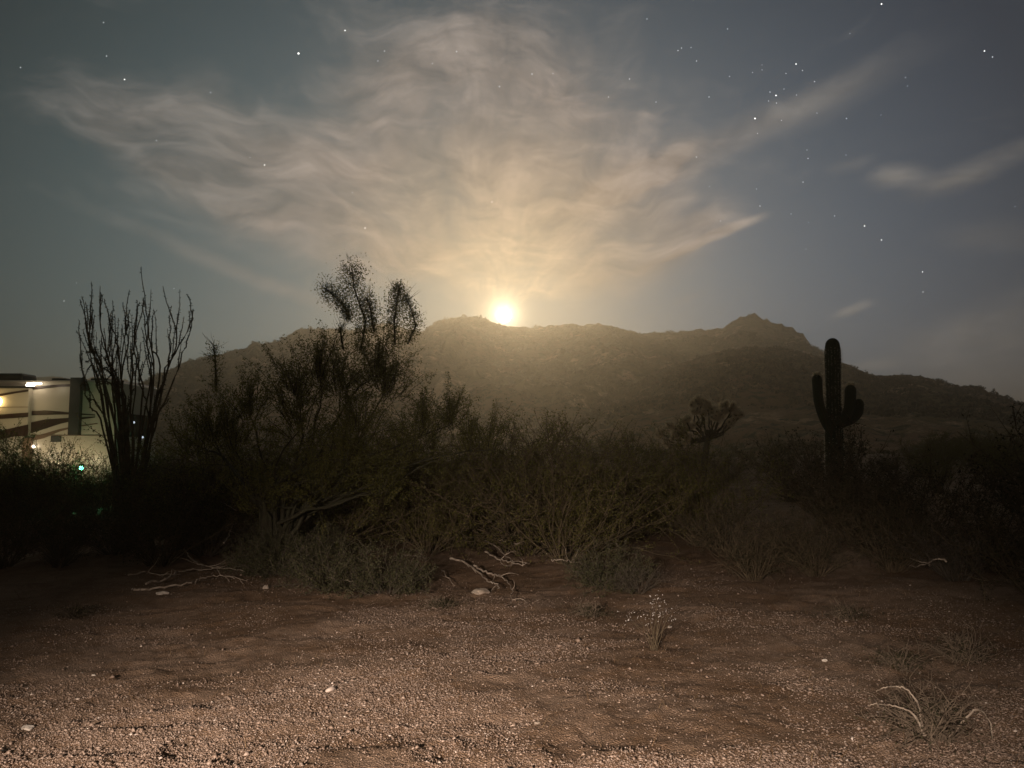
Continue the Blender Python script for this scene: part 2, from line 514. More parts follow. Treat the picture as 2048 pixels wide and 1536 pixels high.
# ------------------------------------------------------------------ mountain and hill
def make_hill(name, prof, R0, RR, RB, seed, micro, gully, label):
    """profile points are skyline directions; the ridge stands RR metres away and falls off behind"""
    pa = np.array([azel(*p) for p in prof])
    na, n1, n2 = 720, 150, 40
    az_ = np.linspace(pa[0, 0], pa[-1, 0], na)
    el_ = np.interp(az_, pa[:, 0], pa[:, 1])
    el_ = el_ + .045 * fbm(az_ * 3.1, az_ * 0 + 3.7 + seed, 4, seed + 40, .65) * 1.6
    k = np.exp(-np.linspace(-2, 2, 5) ** 2); k /= k.sum()
    el_ = np.convolve(np.pad(el_, 2, 'edge'), k, 'valid')
    rr = RR * (1 + .10 * fbm(az_ * .06, az_ * 0 + seed, 4, seed))
    t = np.concatenate([np.linspace(0, 1, n1), 1 + np.linspace(0, 1, n2)[1:]])
    Az, Tt = np.meshgrid(np.radians(az_), t)
    RRm = np.broadcast_to(rr, Az.shape)
    H = np.broadcast_to(rr * np.tan(np.radians(el_)) + EYE, Az.shape)
    Rm = np.where(Tt <= 1, R0 + (RRm - R0) * Tt, RRm + (Tt - 1) * RB)
    f = np.where(Tt <= 1, np.clip(Tt, 0, 1) ** 1.25, np.clip(1 - (Tt - 1) ** 1.1, 0, 1))
    X, Y = Rm * np.sin(Az), Rm * np.cos(Az)
    env = np.sin(np.clip(Tt, 0, 1) * math.pi) ** .8 * (Tt <= 1) + (Tt > 1) * .15 * np.clip(Tt - 1, 0, 1)
    gl = 1 - np.abs(fbm(X * .016, Y * .006, 5, seed + 3))
    n = (gl - .8) * gully * env + fbm(X * .05, Y * .05, 5, seed + 5) * gully * .25 * env
    Zm = H * f + n * np.clip(H / 40, .15, 1.2) + micro * fbm(X * .22, Y * .22, 4, seed + 8, .6)
    Zm = np.where(Tt <= 0.0, -1.5, Zm) - 1.2 * (1 - np.clip(Tt * 14, 0, 1))
    nr = Zm.shape[0]
    i, j = np.meshgrid(np.arange(nr - 1), np.arange(na - 1), indexing='ij')
    Fq = np.stack([i * na + j, i * na + j + 1, (i + 1) * na + j + 1, (i + 1) * na + j], -1)
    o = fastmesh(name, np.stack([X, Y, Zm], -1), Fq, 4, M_hill, smooth=True)
    tag(o, label, None, None, 'structure')
    return X, Y, Zm, Tt

prof_far = [(150, 905), (215, 860), (240, 800), (300, 758), (345, 738), (380, 722), (420, 715), (460, 705), (495, 695), (505, 684), (515, 684), (522, 692),
    (545, 688), (570, 678), (600, 658), (640, 655), (690, 662), (735, 657), (765, 646), (778, 646), (820, 660), (845, 664),
    (862, 652), (880, 643), (905, 636), (935, 634), (970, 637), (995, 649), (1050, 656), (1100, 652), (1150, 649), (1200, 651),
    (1240, 656), (1288, 668), (1310, 664), (1350, 665), (1390, 660), (1422, 661), (1448, 653), (1468, 641), (1482, 633), (1492, 631), (1500, 628), (1514, 630), (1522, 636), (1536, 638), (1546, 646),
    (1562, 648), (1570, 654), (1582, 654), (1592, 664), (1606, 667), (1612, 680), (1622, 690), (1640, 700), (1662, 716), (1700, 736), (1740, 760), (1800, 790), (1900, 830), (2000, 870), (2100, 900)]
prof_near = [(1080, 905), (1130, 850), (1190, 800), (1260, 765), (1330, 738), (1400, 714), (1460, 699), (1500, 692), (1560, 697), (1620, 708), (1660, 720),
    (1700, 731), (1735, 745), (1770, 755), (1820, 752), (1850, 756), (1900, 768), (1950, 775), (1990, 790), (2048, 808), (2120, 838), (2220, 860), (2500, 880), (2900, 905)]
HX, HY, HZ, HT = make_hill('mountain', prof_far, 130, 430, 320, 21, 1.7, 21, 'dark desert mountain ridge under the rising moon')
NX, NY, NZ, NTt = make_hill('hill', prof_near, 70, 235, 170, 61, 1.0, 10, 'dark scrubby hill in front of the mountain on the right')
# far low skyline on the left, behind the motorhome
prof_left = [(-900, 860), (-400, 790), (-100, 764), (0, 758), (60, 754), (100, 752), (150, 758), (200, 754), (250, 760), (300, 770), (350, 800), (420, 850), (500, 905)]
make_hill('far_hills', prof_left, 500, 800, 300, 91, 1.6, 8, 'low far hills on the left horizon')

def scrub_mass(name, Xg, Yg, Zg, Tg, n, smin, smax, label, seed, bias=.0):
    rg = np.random.default_rng(seed)
    nr, na = Xg.shape
    ok = []
    ii = rg.random(n * 2); jj = rg.integers(2, na - 2, n * 2)
    tmax = int((Tg[:, 0] <= 1.02).sum())
    ii = (ii ** (1 - bias) * (tmax - 3)).astype(int) + 1
    x, y, z = Xg[ii, jj], Yg[ii, jj], Zg[ii, jj]
    keep = (fbm(x * .03, y * .03, 3, seed) > -.25) & (z > .3)
    x, y, z = x[keep][:n], y[keep][:n], z[keep][:n]
    n = len(x)
    s = rg.uniform(smin, smax, n) * (1 + .8 * (rg.random(n) > .93))
    K = 16
    d = rg.normal(size=(n, K, 3)); d /= np.linalg.norm(d, axis=2, keepdims=True)
    rr = rg.uniform(.35, 1.0, (n, K, 1))
    c = d * rr; c[..., 2] = np.abs(c[..., 2]) * .8
    c = c * s[:, None, None] + np.stack([x, y, z - .05], -1)[:, None, :]
    a = rg.normal(size=(n, K, 3)); b = rg.normal(size=(n, K, 3))
    a /= np.linalg.norm(a, axis=2, keepdims=True); b /= np.linalg.norm(b, axis=2, keepdims=True)
    q = (.34 * s)[:, None, None]
    tri = np.stack([c + a * q, c + b * q, c - (a + b) * q * .7], 2).reshape(-1, 3)
    o = fastmesh(name, tri, np.arange(len(tri)), 3, M_scrub)
    tag(o, label, None, None, 'stuff')
scrub_mass('mountain_scrub', HX, HY, HZ, HT, 9000, .7, 1.7, 'scattered desert scrub over the mountain slopes', 5, .35)
scrub_mass('hill_scrub', NX, NY, NZ, NTt, 6500, .45, 1.15, 'scattered desert scrub over the nearer hill', 6, .25)

# ------------------------------------------------------------------ gravel, straw
def pebbles():
    rg = np.random.default_rng(11)
    n = 520000
    r = np.exp(rg.uniform(math.log(3.3), math.log(11.5), n)); a = np.radians(rg.uniform(-42, 42, n))
    x, y = r * np.sin(a), r * np.cos(a)
    dens = .10 + 1.5 * np.clip(fbm(x * .9 + 3, y * 1.3, 4, 77) * 1.6 + .45, 0, 1) * np.clip(1.35 - np.abs(x + .2) / 5.5, .1, 1)
    dens *= np.clip(1.25 - (r - 4) / 6.5, .12, 1)
    k = rg.random(n) < dens * .62
    x, y = x[k], y[k]; n = len(x)
    z = gh(x, y)
    s = .0037 * np.exp(rg.normal(0, .42, n)); s = np.clip(s, .002, .017) * np.where(rg.random(n) > .993, 2.2, 1)
    u = np.array([[1, 0, 0], [0, 1, 0], [-1, 0, 0], [0, -1, 0], [0, 0, 1], [0, 0, -1]], float)
    V = u[None] * rg.uniform(.55, 1.35, (n, 6, 1)) + rg.normal(0, .16, (n, 6, 3))
    th = rg.uniform(0, 2 * math.pi, n); c, sn = np.cos(th), np.sin(th)
    V[..., 0] *= 1.25; V[..., 2] *= .72
    Vx = V[..., 0] * c[:, None] - V[..., 1] * sn[:, None]; Vy = V[..., 0] * sn[:, None] + V[..., 1] * c[:, None]
    V = np.stack([Vx, Vy, V[..., 2]], -1) * s[:, None, None] + np.stack([x, y, z + s * .35], -1)[:, None, :]
    f = np.array([[0, 1, 4], [1, 2, 4], [2, 3, 4], [3, 0, 4], [1, 0, 5], [2, 1, 5], [3, 2, 5], [0, 3, 5]])
    Fa = (f[None] + (np.arange(n) * 6)[:, None, None]).reshape(-1)
    o = fastmesh('gravel', V.reshape(-1, 3), Fa, 3, M_peb)
    tag(o, 'loose pale gravel over the foreground dirt', None, None, 'stuff')
pebbles()

def straw():
    rg = np.random.default_rng(12)
    n = 15000
    r = np.exp(rg.uniform(math.log(4.2), math.log(13), n)); a = np.radians(rg.uniform(-40, 40, n))
    x, y = r * np.sin(a), r * np.cos(a)
    dens = .12 + np.clip((x - .2) / 3.5, 0, 1) * .75 * (vnoise(x * 1.1, y * 1.1, 5) > .35) + .6 * np.clip((r - 7.2) / 2, 0, 1)
    k = rg.random(n) < dens; x, y = x[k], y[k]; n = len(x)
    z = gh(x, y)
    L = rg.uniform(.03, .13, n); th = rg.uniform(0, 2 * math.pi, n); up = rg.uniform(.05, .9, n)
    d = np.stack([np.cos(th), np.sin(th), up], -1); d /= np.linalg.norm(d, axis=1, keepdims=True)
    sd = np.stack([-np.sin(th), np.cos(th), np.zeros(n)], -1) * .0022
    p = np.stack([x, y, z], -1)
    V = np.stack([p - sd, p + sd, p + d * L[:, None]], 1).reshape(-1, 3)
    o = fastmesh('dry_grass', V, np.arange(len(V)), 3, M_straw)
    tag(o, 'short dry straw scattered over the dirt', None, None, 'stuff')
straw()

# ------------------------------------------------------------------ plants
def wander(p, d, L, seg, wob, lift=0.0):
    pts = [Vector(p)]
    d = Vector(d).normalized()
    for i in range(seg):
        d = (d + Vector([random.gauss(0, wob) for _ in range(3)]) + Vector((0, 0, lift))).normalized()
        pts.append(pts[-1] + d * (L / seg))
    return pts, d

def shrub(name, h, wd, nst, nsub, nleaf, lsize, leafmat, stemmat, label, cat, loc=(0, 0, 0), group=None, dead=False, r0=.010, open_=.5):
    root = empty(name, loc, label, cat, group)
    st, lf = MB(), MB()
    for i in range(nst):
        a = random.uniform(0, 2 * math.pi); tilt = random.uniform(.05, 1.0) ** .8
        d = Vector((math.cos(a) * tilt * wd / h, math.sin(a) * tilt * wd / h, 1.0 - .35 * tilt))
        L = h * random.uniform(.7, 1.08)
        pts, dd = wander((math.cos(a) * .06 * wd, math.sin(a) * .06 * wd, 0), d, L, 6, .16, .02)
        st.tube(pts, [r0 * (1 - .8 * k / 6) for k in range(7)], 4, False)
        for s_ in range(nsub):
            k = random.uniform(1.6, 5.8); q = int(k); p = pts[q].lerp(pts[min(q + 1, 6)], k - q)
            b = Vector([random.gauss(0, .8) for _ in range(3)]) + dd * .9
            ps, de = wander(p, b, h * random.uniform(.12, .34), 4, .3, .05)
            st.tube(ps, [r0 * .45, r0 * .38, r0 * .3, r0 * .22, r0 * .12], 3, False)
            for l in range(nleaf):
                t = random.uniform(.2, 4); q2 = min(int(t), 3)
                pp = ps[q2].lerp(ps[q2 + 1], t - q2) + Vector([random.gauss(0, .02) for _ in range(3)])
                lf.leaf(pp, lsize * random.uniform(.6, 1.4))
    st.build('stems', stemmat, root)
    if nleaf: lf.build('foliage', leafmat, root)
    return root

def ground_at(x, y, d):
    r = ray(x, y); px = r.x / r.y * d
    return Vector((px, d, gz(px, d) - .03))

# --- protos are real bushes of the picture
creo = shrub('creosote_bush', 1.55, 1.25, 34, 10, 26, .026, M_leafA, M_stem,
    'olive green creosote bush in the centre, right of the leaning dead branches', 'bush', ground_at(1130, 900, 10.8))
dark = shrub('desert_bush', 1.25, 1.15, 40, 9, 12, .028, M_leafD, M_stem,
    'low dark bush left of the pebble path, under the ocotillo', 'bush', ground_at(330, 900, 10.6))
tangle = shrub('tangled_bush', .70, 1.25, 60, 10, 20, .020, M_leafB, M_twigd,
    'low tangled grey-green bush in front of the green tree', 'bush', ground_at(660, 900, 9.0), None, r0=.006)
twig = shrub('twiggy_bush', .85, .95, 44, 10, 2, .018, M_leafD, M_twigd,
    'bare twiggy bush at the left edge of the lit ground', 'bush', ground_at(240, 900, 11.2), None, r0=.006)

GRP = 'dark desert bushes beyond the lit ground'
def put(proto, x, d, s, label, group=None, rz=None, sx=1.0):
    rz = random.uniform(0, 6.28) if rz is None else rz
    return copy_tree(proto, ground_at(x, 900, d), rz, (s * sx, s * sx, s), label, group)
for (pr, x, d, s, lab) in [
    (dark, 60, 13.2, .86, 'dark bush at the left edge in front of the motorhome'),
    (creo, 168, 19.4, .72, 'leafy bush lit green from inside in front of the motorhome'),
    (dark, 170, 13.8, .80, 'dark bush in front of the one lit green'),
    (dark, 130, 10.8, .72, 'black bush in the lower left, in front of the motorhome hedge'),
    (dark, 20, 10.2, .68, 'black bush cut off by the left edge of the picture'),
    (dark, 420, 12.0, 1.15, 'dark bush between the ocotillo and the green tree'),
    (twig, 420, 11.6, 1.15, 'bare twiggy bush below the ocotillo, beside the fallen branches'),
    (tangle, 775, 8.9, .92, 'low tangled dark bush just left of the pale dead branches'),
    (tangle, 548, 10.0, .95, 'small tangled bush around the trunk of the green tree'),
    (creo, 860, 11.8, .85, 'olive bush behind the pale dead branches'),
    (tangle, 1215, 9.2, .85, 'low tangled bush right of the pale dead branches'),
    (twig, 1270, 8.9, .52, 'small dark twiggy bush left of the white flowering stalk'),
    (creo, 1290, 14.5, .95, 'creosote bush behind the low tangle, below the pale cholla'),
    (creo, 1400, 13.2, 1.38, 'creosote bush in front of the trunk of the pale cholla'),
    (tangle, 590, 11.3, 1.15, 'broad tangled bush hiding the foot of the green tree'),
    (dark, 1500, 9.8, .62, 'rounded low dark bush at the far edge of the lit ground, right of centre'),
    (dark, 1580, 11.2, .75, 'dark bush behind the rounded low bush, below the saguaro'),
    (dark, 1655, 15.2, 1.75, 'broad dark bush hiding the foot of the saguaro'),
    (dark, 1700, 12.4, 1.1, 'tall dark bush in front of the saguaro, nearer than the broad one'),
    (dark, 1830, 11.5, 1.2, 'tall black bush between the saguaro and the right edge'),
    (dark, 1960, 10.2, 1.12, 'tall black bush near the right edge'),
    (dark, 2060, 8.2, .95, 'black bush cut off by the right edge beside the dry stalks'),
    (dark, 1450, 12.0, .85, 'dark bush between the cholla and the rounded low bush'),
    (dark, 1625, 10.0, .62, 'low dark bush at the edge of the lit dirt below the saguaro'),
    (dark, 1775, 10.2, .85, 'dark bush right of the low one below the saguaro'),
    (twig, 1900, 9.2, 1.0, 'twiggy bush with one pale fork at the edge of the dark on the right'),
    (twig, 130, 10.2, .6, 'small bare bush in the dark on the left of the lit ground'),
    (dark, 2170, 12.0, 2.1, 'tall bush whose tip reaches in at the right edge above the hill'),
]:
    put(pr, x, d, s, lab)
for k in range(34):
    x = 380 + k * 29 + random.uniform(-25, 25); d = random.uniform(11.6, 16.5)
    put(creo if random.random() < .75 else dark, x, d, random.uniform(1.0, 1.3) + (.15 if x < 1250 else 0), 'olive bush packed into the middle of the brush below the mountain', 'olive bushes in the middle brush')
for k in range(85):
    x = random.uniform(-150, 2250); d = random.uniform(15.5, 48)
    if x < 420 and d > 17: d = random.uniform(15.5, 17.5)
    if 900 < x < 1500 and d < 19: d += 8
    pr = random.choice([dark, dark, creo])
    put(pr, x, d, random.uniform(.8, 1.35), 'dark bush standing far back in the shadow beyond the lit ground', GRP)

# --- palo verde
pv = empty('palo_verde_tree', ground_at(560, 900, 10.4), 'airy green palo verde tree in the middle left, its top shoots rising above the ridge', 'tree')
o0 = pv.location.copy()
tr, fol = MB(), MB()
def limb(p0, p1, r0, r1, seg=7, wob=.10, n=6):
    pts = []
    p0, p1 = Vector(p0), Vector(p1)
    L = (p1 - p0).length
    off = Vector((0, 0, 0))
    for k in range(seg + 1):
        t = k / seg
        off += Vector([random.gauss(0, wob * L / seg) for _ in range(3)])
        pts.append(p0.lerp(p1, t) + off * math.sin(t * math.pi) + Vector((0, 0, L * .06 * math.sin(t * math.pi))))
    tr.tube(pts, [r0 + (r1 - r0) * k / seg for k in range(seg + 1)], n, False)
    return pts
def spray(p, d, L, nl, size, droop=0.0):
    pts, de = wander(p, d, L, 5, .17, -droop)
    tr.tube(pts, [.006, .005, .004, .003, .002, .0012], 3, False)
    for i in range(nl):
        t = random.uniform(.4, 5); q = min(int(t), 4)
        pp = pts[q].lerp(pts[q + 1], t - q) + Vector([random.gauss(0, .028) for _ in range(3)])
        fol.leaf(pp, size * random.uniform(.6, 1.4), None, .5)
crowns = [  # px x, px y, depth, radius (m), sprays
    (430, 880, 10.3, .50, 24), (500, 830, 10.6, .5, 26), (590, 790, 10.2, .5, 30), (680, 780, 10.6, .5, 34), (770, 785, 10.3, .5, 28),
    (850, 860, 10.5, .5, 20), (470, 900, 9.9, .6, 24), (600, 860, 9.8, .75, 34), (720, 860, 10.0, .75, 34), (830, 900, 10.4, .6, 20), (940, 900, 10.6, .5, 10),
    (400, 900, 10.6, .5, 16), (640, 980, 9.9, .6, 24), (760, 990, 10.2, .6, 20), (520, 1000, 10.0, .5, 16),
    (640, 755, 10.0, .42, 24), (755, 750, 10.5, .42, 24), (900, 850, 10.6, .42, 16), (980, 900, 10.8, .4, 12), (690, 920, 9.7, .5, 24)]
for (x, y, d, rr, ns) in crowns:
    c = P(x, y, d) - o0
    fork = Vector((random.uniform(-.3, .5), random.uniform(-.3, .3), random.uniform(.5, 1.1)))
    b = Vector((random.uniform(-.1, .1), random.uniform(-.1, .1), 0))
    limb(b, fork, .04, .026, 5, .12)
    limb(fork, c, .024, .007, 8, .22, 5)
    for s_ in range(int(ns * 1.35)):
        v = Vector([random.gauss(0, 1) for _ in range(3)]).normalized() * rr * random.uniform(0, .8)
        spray(c + v * .6, v + Vector((0, 0, .35)), random.uniform(.35, .8), 120, .026)
for (path, wds, nl) in [   # the shoots above the ridge
    ([(720, 700), (728, 640), (712, 580), (706, 535)], (.15, .19, .22, .17), 5200),
    ([(700, 640), (690, 615), (672, 595), (652, 578)], (.07, .10, .17, .16), 3000),
    ([(745, 660), (742, 620), (735, 598)], (.10, .15, .13), 1500),
    ([(790, 690), (788, 640), (792, 600), (795, 568)], (.20, .20, .17, .09), 4200),
    ([(818, 690), (830, 650), (822, 620), (812, 595)], (.12, .12, .11, .07), 1800),
    ([(690, 700), (684, 665), (680, 652)], (.10, .09, .05), 300),
    ([(425, 780), (424, 725), (428, 690)], (.06, .12, .11), 1000)]:
    pts = [P(x, y, 10.4) - o0 for x, y in path]
    pts = [p + Vector((0, random.uniform(-.15, .15), 0)) for p in pts]
    tr.tube(pts, [.016 - .012 * k / len(pts) for k in range(len(pts))], 5, False)
    for i in range(nl):
        t = random.uniform(0, len(pts) - 1.001); q = int(t)
        ww = wds[q] + (wds[q + 1] - wds[q]) * (t - q)
        fol.leaf(pts[q].lerp(pts[q + 1], t - q) + Vector([random.gauss(0, ww * .5) for _ in range(3)]), .021 * random.uniform(.6, 1.5), None, .55)
    for i in range(len(pts) * 6):
        t = random.uniform(0, len(pts) - 1.001); q = int(t)
        pp, _ = wander(pts[q].lerp(pts[q + 1], t - q), Vector([random.gauss(0, .6), random.gauss(0, .6), .8]), .24, 3, .2)
        tr.tube(pp, [.004, .003, .002, .001], 3, False)
tr.build('trunk', M_pvbark, pv)
fol.build('crown', M_leafA, pv)

# --- ocotillo
oc = empty('ocotillo', ground_at(268, 900, 12.0), 'tall ocotillo with many bare upright wands standing beside the motorhome', 'cactus')
o1 = oc.location.copy()
ow, ol = MB(), MB()
wands = [[(268, 1000), (225, 830), (190, 760), (165, 590)], [(262, 1000), (215, 790), (178, 690), (162, 600)],
    [(262, 1000), (205, 860), (168, 790), (160, 640)], [(262, 1000), (210, 750), (180, 690), (186, 610)],
    [(265, 1000), (238, 800), (205, 660), (204, 585)], [(266, 1000), (228, 780), (218, 700), (222, 620)],
    [(266, 1000), (245, 780), (228, 670), (212, 600)], [(268, 1000), (245, 760), (255, 690), (247, 605)],
    [(268, 1000), (262, 780), (264, 690), (278, 605)], [(268, 1000), (250, 820), (240, 730), (262, 620)],
    [(270, 1000), (285, 800), (268, 700), (292, 600)], [(270, 1000), (305, 790), (295, 690), (284, 595)],
    [(272, 1000), (305, 780), (298, 660), (287, 600)], [(272, 1000), (318, 760), (300, 690), (308, 620)],
    [(272, 1000), (310, 840), (345, 720), (385, 640), (377, 590)], [(274, 1000), (300, 880), (352, 740), (380, 660), (389, 620)],
    [(270, 1000), (320, 800), (338, 700), (341, 630)], [(272, 1000), (315, 790), (352, 690), (338, 615)],
    [(268, 1000), (255, 860), (262, 760), (240, 650)], [(268, 1000), (295, 850), (280, 770), (270, 660)]]
for q in range(18):
    bw = random.choice(wands)
    wands.append([(268, 1000), (bw[1][0] + random.uniform(-14, 14), bw[1][1]), (bw[2][0] + random.uniform(-12, 12), bw[2][1] + random.uniform(0, 70))])
for wv in wands:
    dd = 12.0 + random.uniform(-.7, .7)
    ctrl = [P(x + random.uniform(-3, 3), y, 12.0 + (dd - 12.0) * (k / (len(wv) - 1))) - o1 for k, (x, y) in enumerate(wv)]
    ctrl[0] = Vector((random.uniform(-.12, .12), random.uniform(-.12, .12), 0))
    pts = []
    nC = len(ctrl) - 1
    for k in range(nC * 6 + 1):
        t = k / 6; q = min(int(t), nC - 1); u = t - q
        p0, p1, p2, p3 = ctrl[max(q - 1, 0)], ctrl[q], ctrl[q + 1], ctrl[min(q + 2, nC)]
        pts.append(.5 * ((2 * p1) + (p2 - p0) * u + (2 * p0 - 5 * p1 + 4 * p2 - p3) * u * u + (3 * p1 - p0 - 3 * p2 + p3) * u ** 3) + Vector([random.gauss(0, .012) for _ in range(3)]))
    N = len(pts)
    ow.tube(pts, [.019 - .014 * k / (N - 1) for k in range(N)], 5, False)
    for s_ in range(random.randint(1, 3)):          # forks near the tip
        q = random.randint(int(N * .5), int(N * .8))
        dv = Vector((0, 0, 1)) + (pts[N - 1] - pts[q]).normalized() * .6 + Vector([random.gauss(0, .2) for _ in range(3)])
        pp, _ = wander(pts[q], dv, random.uniform(.3, .75), 5, .09, .15)
        ow.tube(pp, [.008, .0075, .007, .006, .005, .004], 4, False)
        for l in range(50):
            t = random.uniform(0, 4.99); qq = int(t)
            ol.leaf(pp[qq].lerp(pp[qq + 1], t - qq), random.uniform(.02, .045), None, .3)
    for l in range(170):
        t = (random.random() ** .55) * (N - 1.01); q = int(t)
        ol.leaf(pts[q].lerp(pts[q + 1], t - q), random.uniform(.015, .042), None, .3)
ow.build('wands', M_stem, oc)
ol.build('thorns', M_leafD, oc)

# --- saguaro
def ribbed(mb, pts, rad, ribs=16, depth=.12):
    n = ribs * 4
    k = len(pts)
    vs = []
    pts = [Vector(p) for p in pts]
    for i, p in enumerate(pts):
        t = (pts[min(i + 1, k - 1)] - pts[max(i - 1, 0)]).normalized()
        a = t.cross(Vector((0, 1, 0.01))).normalized(); b = t.cross(a)
        for j in range(n):
            q = 2 * math.pi * j / n
            r = rad[i] * (1 - depth * (.5 - .5 * math.cos(q * ribs)))
            vs.append(p + a * (math.cos(q) * r) + b * (math.sin(q) * r))
    fs = [(i * n + j, i * n + (j + 1) % n, (i + 1) * n + (j + 1) % n, (i + 1) * n + j) for i in range(k - 1) for j in range(n)]
    fs.append(tuple((k - 1) * n + j for j in range(n)))
    mb.addm(vs, fs)
def m_sag(t, bs):
    co = t.node('ShaderNodeTexCoord').outputs['Object']
    n = t.noise(co, 3, 5, .6)
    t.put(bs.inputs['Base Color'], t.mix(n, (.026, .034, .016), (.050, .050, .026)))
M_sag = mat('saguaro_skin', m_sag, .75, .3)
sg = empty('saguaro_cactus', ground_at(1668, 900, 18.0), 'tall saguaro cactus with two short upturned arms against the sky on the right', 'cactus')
o2 = sg.location.copy()
def sag_path(ctrl, d, r, tipr=None):
    c = [P(x, y, d) - o2 for x, y in ctrl]
    pts = []
    nC = len(c) - 1
    for k in range(nC * 8 + 1):
        t = k / 8; q = min(int(t), nC - 1); u = t - q
        p0, p1, p2, p3 = c[max(q - 1, 0)], c[q], c[q + 1], c[min(q + 2, nC)]
        pts.append(.5 * ((2 * p1) + (p2 - p0) * u + (2 * p0 - 5 * p1 + 4 * p2 - p3) * u * u + (3 * p1 - p0 - 3 * p2 + p3) * u ** 3))
    N = len(pts)
    rad = [r[0] + (r[1] - r[0]) * k / (N - 1) for k in range(N)]
    # rounded tip
    t = (pts[-1] - pts[-2]).normalized(); rt = rad[-1]
    for q in (.35, .6, .8, .93, .99):
        pts.append(pts[N - 1] + t * rt * 1.15 * q); rad.append(rt * math.sqrt(max(1 - q * q, .004)))
    return pts, rad
mb = MB()
p_, r_ = sag_path([(1670, 1030), (1669, 900), (1667, 790), (1665, 692)], 18.0, (.205, .165))
r_ = [r * (1 - .08 * math.sin(k * .5)) if k < len(r_) - 6 else r for k, r in enumerate(r_)]
ribbed(mb, p_, r_, 18, .13)
st_ = mb.build('column', M_sag, sg, True)
for ctrl, d, r in [([(1664, 866), (1650, 842), (1638, 805), (1634, 760)], 17.85, (.10, .115)),
                   ([(1670, 850), (1688, 838), (1699, 812), (1701, 782)], 17.8, (.10, .13)),
                   ([(1672, 850), (1700, 842), (1716, 826), (1718, 808)], 18.1, (.09, .11))]:
    mb = MB(); p_, r_ = sag_path(ctrl, d, r); ribbed(mb, p_, r_, 13, .13)
    mb.build('arm', M_sag, sg, True)
for (x, y, w_) in [(1634, 748, .11), (1701, 768, .13)]:
    c = P(x, y, 17.85) - o2
    mb = MB()
    for k in range(160):
        mb.leaf(c + Vector((random.uniform(-w_, w_) * .6, random.uniform(-w_, w_) * .6, random.uniform(-.05, .02))), .06)
    mb.build('tip_spines', M_spine, sg)
# spines down the rib crests
mb = MB()
for k in range(2600):
    z = random.uniform(.4, 4.0); a = (int(random.random() * 18)) / 18 * 2 * math.pi
    t = z / 4.2
    c = (P(1670, 1030, 18.0) - o2).lerp(P(1665, 680, 18.0) - o2, t)
    dv = Vector((math.cos(a), math.sin(a), 0))
    mb.leaf(c + dv * (.20 - .02 * t), .05, dv + Vector([random.gauss(0, .35) for _ in range(3)]), .12)
mb.build('spines', M_spine, sg)

# --- cholla
def smooth_path(pts, sub=6, jit=.008):
    n = len(pts) - 1; out = []
    for k in range(n * sub + 1):
        t = k / sub; q = min(int(t), n - 1); u = t - q
        p0, p1, p2, p3 = pts[max(q - 1, 0)], pts[q], pts[q + 1], pts[min(q + 2, n)]
        out.append(.5 * ((2 * p1) + (p2 - p0) * u + (2 * p0 - 5 * p1 + 4 * p2 - p3) * u * u + (3 * p1 - p0 - 3 * p2 + p3) * u ** 3) + Vector([random.gauss(0, jit) for _ in range(3)]))
    return out
def cholla(loc, joints, label, dist):
    root = empty('cholla_cactus', loc, label, 'cactus')
    bo, sp = MB(), MB()
    base = Vector((0, 0, 0))
    for (chain, r) in joints:
        r *= 1.25
        c = [(P(x, y, dist + dd) - Vector(loc)) for (x, y, dd) in chain]
        if r > .05:
            bo.tube(c, [r * 1.2, r * 1.1, r, r * .8], 8); continue
        if len(c) == 3:
            bo.tube(smooth_path(c, 4, .02), .016, 5); continue
        for q in range(len(c) - 1):
            a, b = c[q], c[q + 1]
            bo.tube([a, a.lerp(b, .25), a.lerp(b, .75), b], [r * .55, r, r, r * .5], 7)
            n = int((b - a).length * 7500)
            for i in range(n):
                p = a.lerp(b, random.random()); v = Vector([random.gauss(0, 1) for _ in range(3)]).normalized()
                sp.leaf(p + v * r * .8, random.uniform(.03, .06), v, .10)
    bo.build('joints', M_cholla, root, True)
    sp.build('spines', M_spine, root)
    return root
J = []
random.seed(21)
J.append(([(1400, 1040, 0), (1404, 960, 0), (1412, 900, 0), (1418, 860, 0)], .05))
tops = [(1385, 808), (1400, 803), (1412, 806), (1422, 822), (1370, 838), (1378, 852), (1392, 845), (1450, 820), (1463, 815), (1478, 828), (1468, 838), (1440, 828), (1450, 850), (1458, 842),
        (1366, 860), (1432, 835), (1405, 825), (1345, 852), (1352, 868), (1335, 885), (1322, 868), (1375, 880), (1416, 812), (1446, 812), (1392, 822), (1473, 820)]
for (x, y) in tops:
    ax, ay = x + (1412 - x) * .45 + random.uniform(-6, 6), y + (895 - y) * .5
    dd = random.uniform(-.35, .35)
    J.append(([(1414, 880, 0), (ax, ay, dd * .6), (x, y, dd)], .024))
    for k in range(4):
        J.append(([(x, y + 3, dd), (x + random.uniform(-11, 11), y + random.uniform(-10, 9), dd + random.uniform(-.1, .1))], .022))
cholla(ground_at(1408, 900, 15.0), J, 'pale fuzzy cholla cactus glowing in the moonlight left of the saguaro', 15.0)

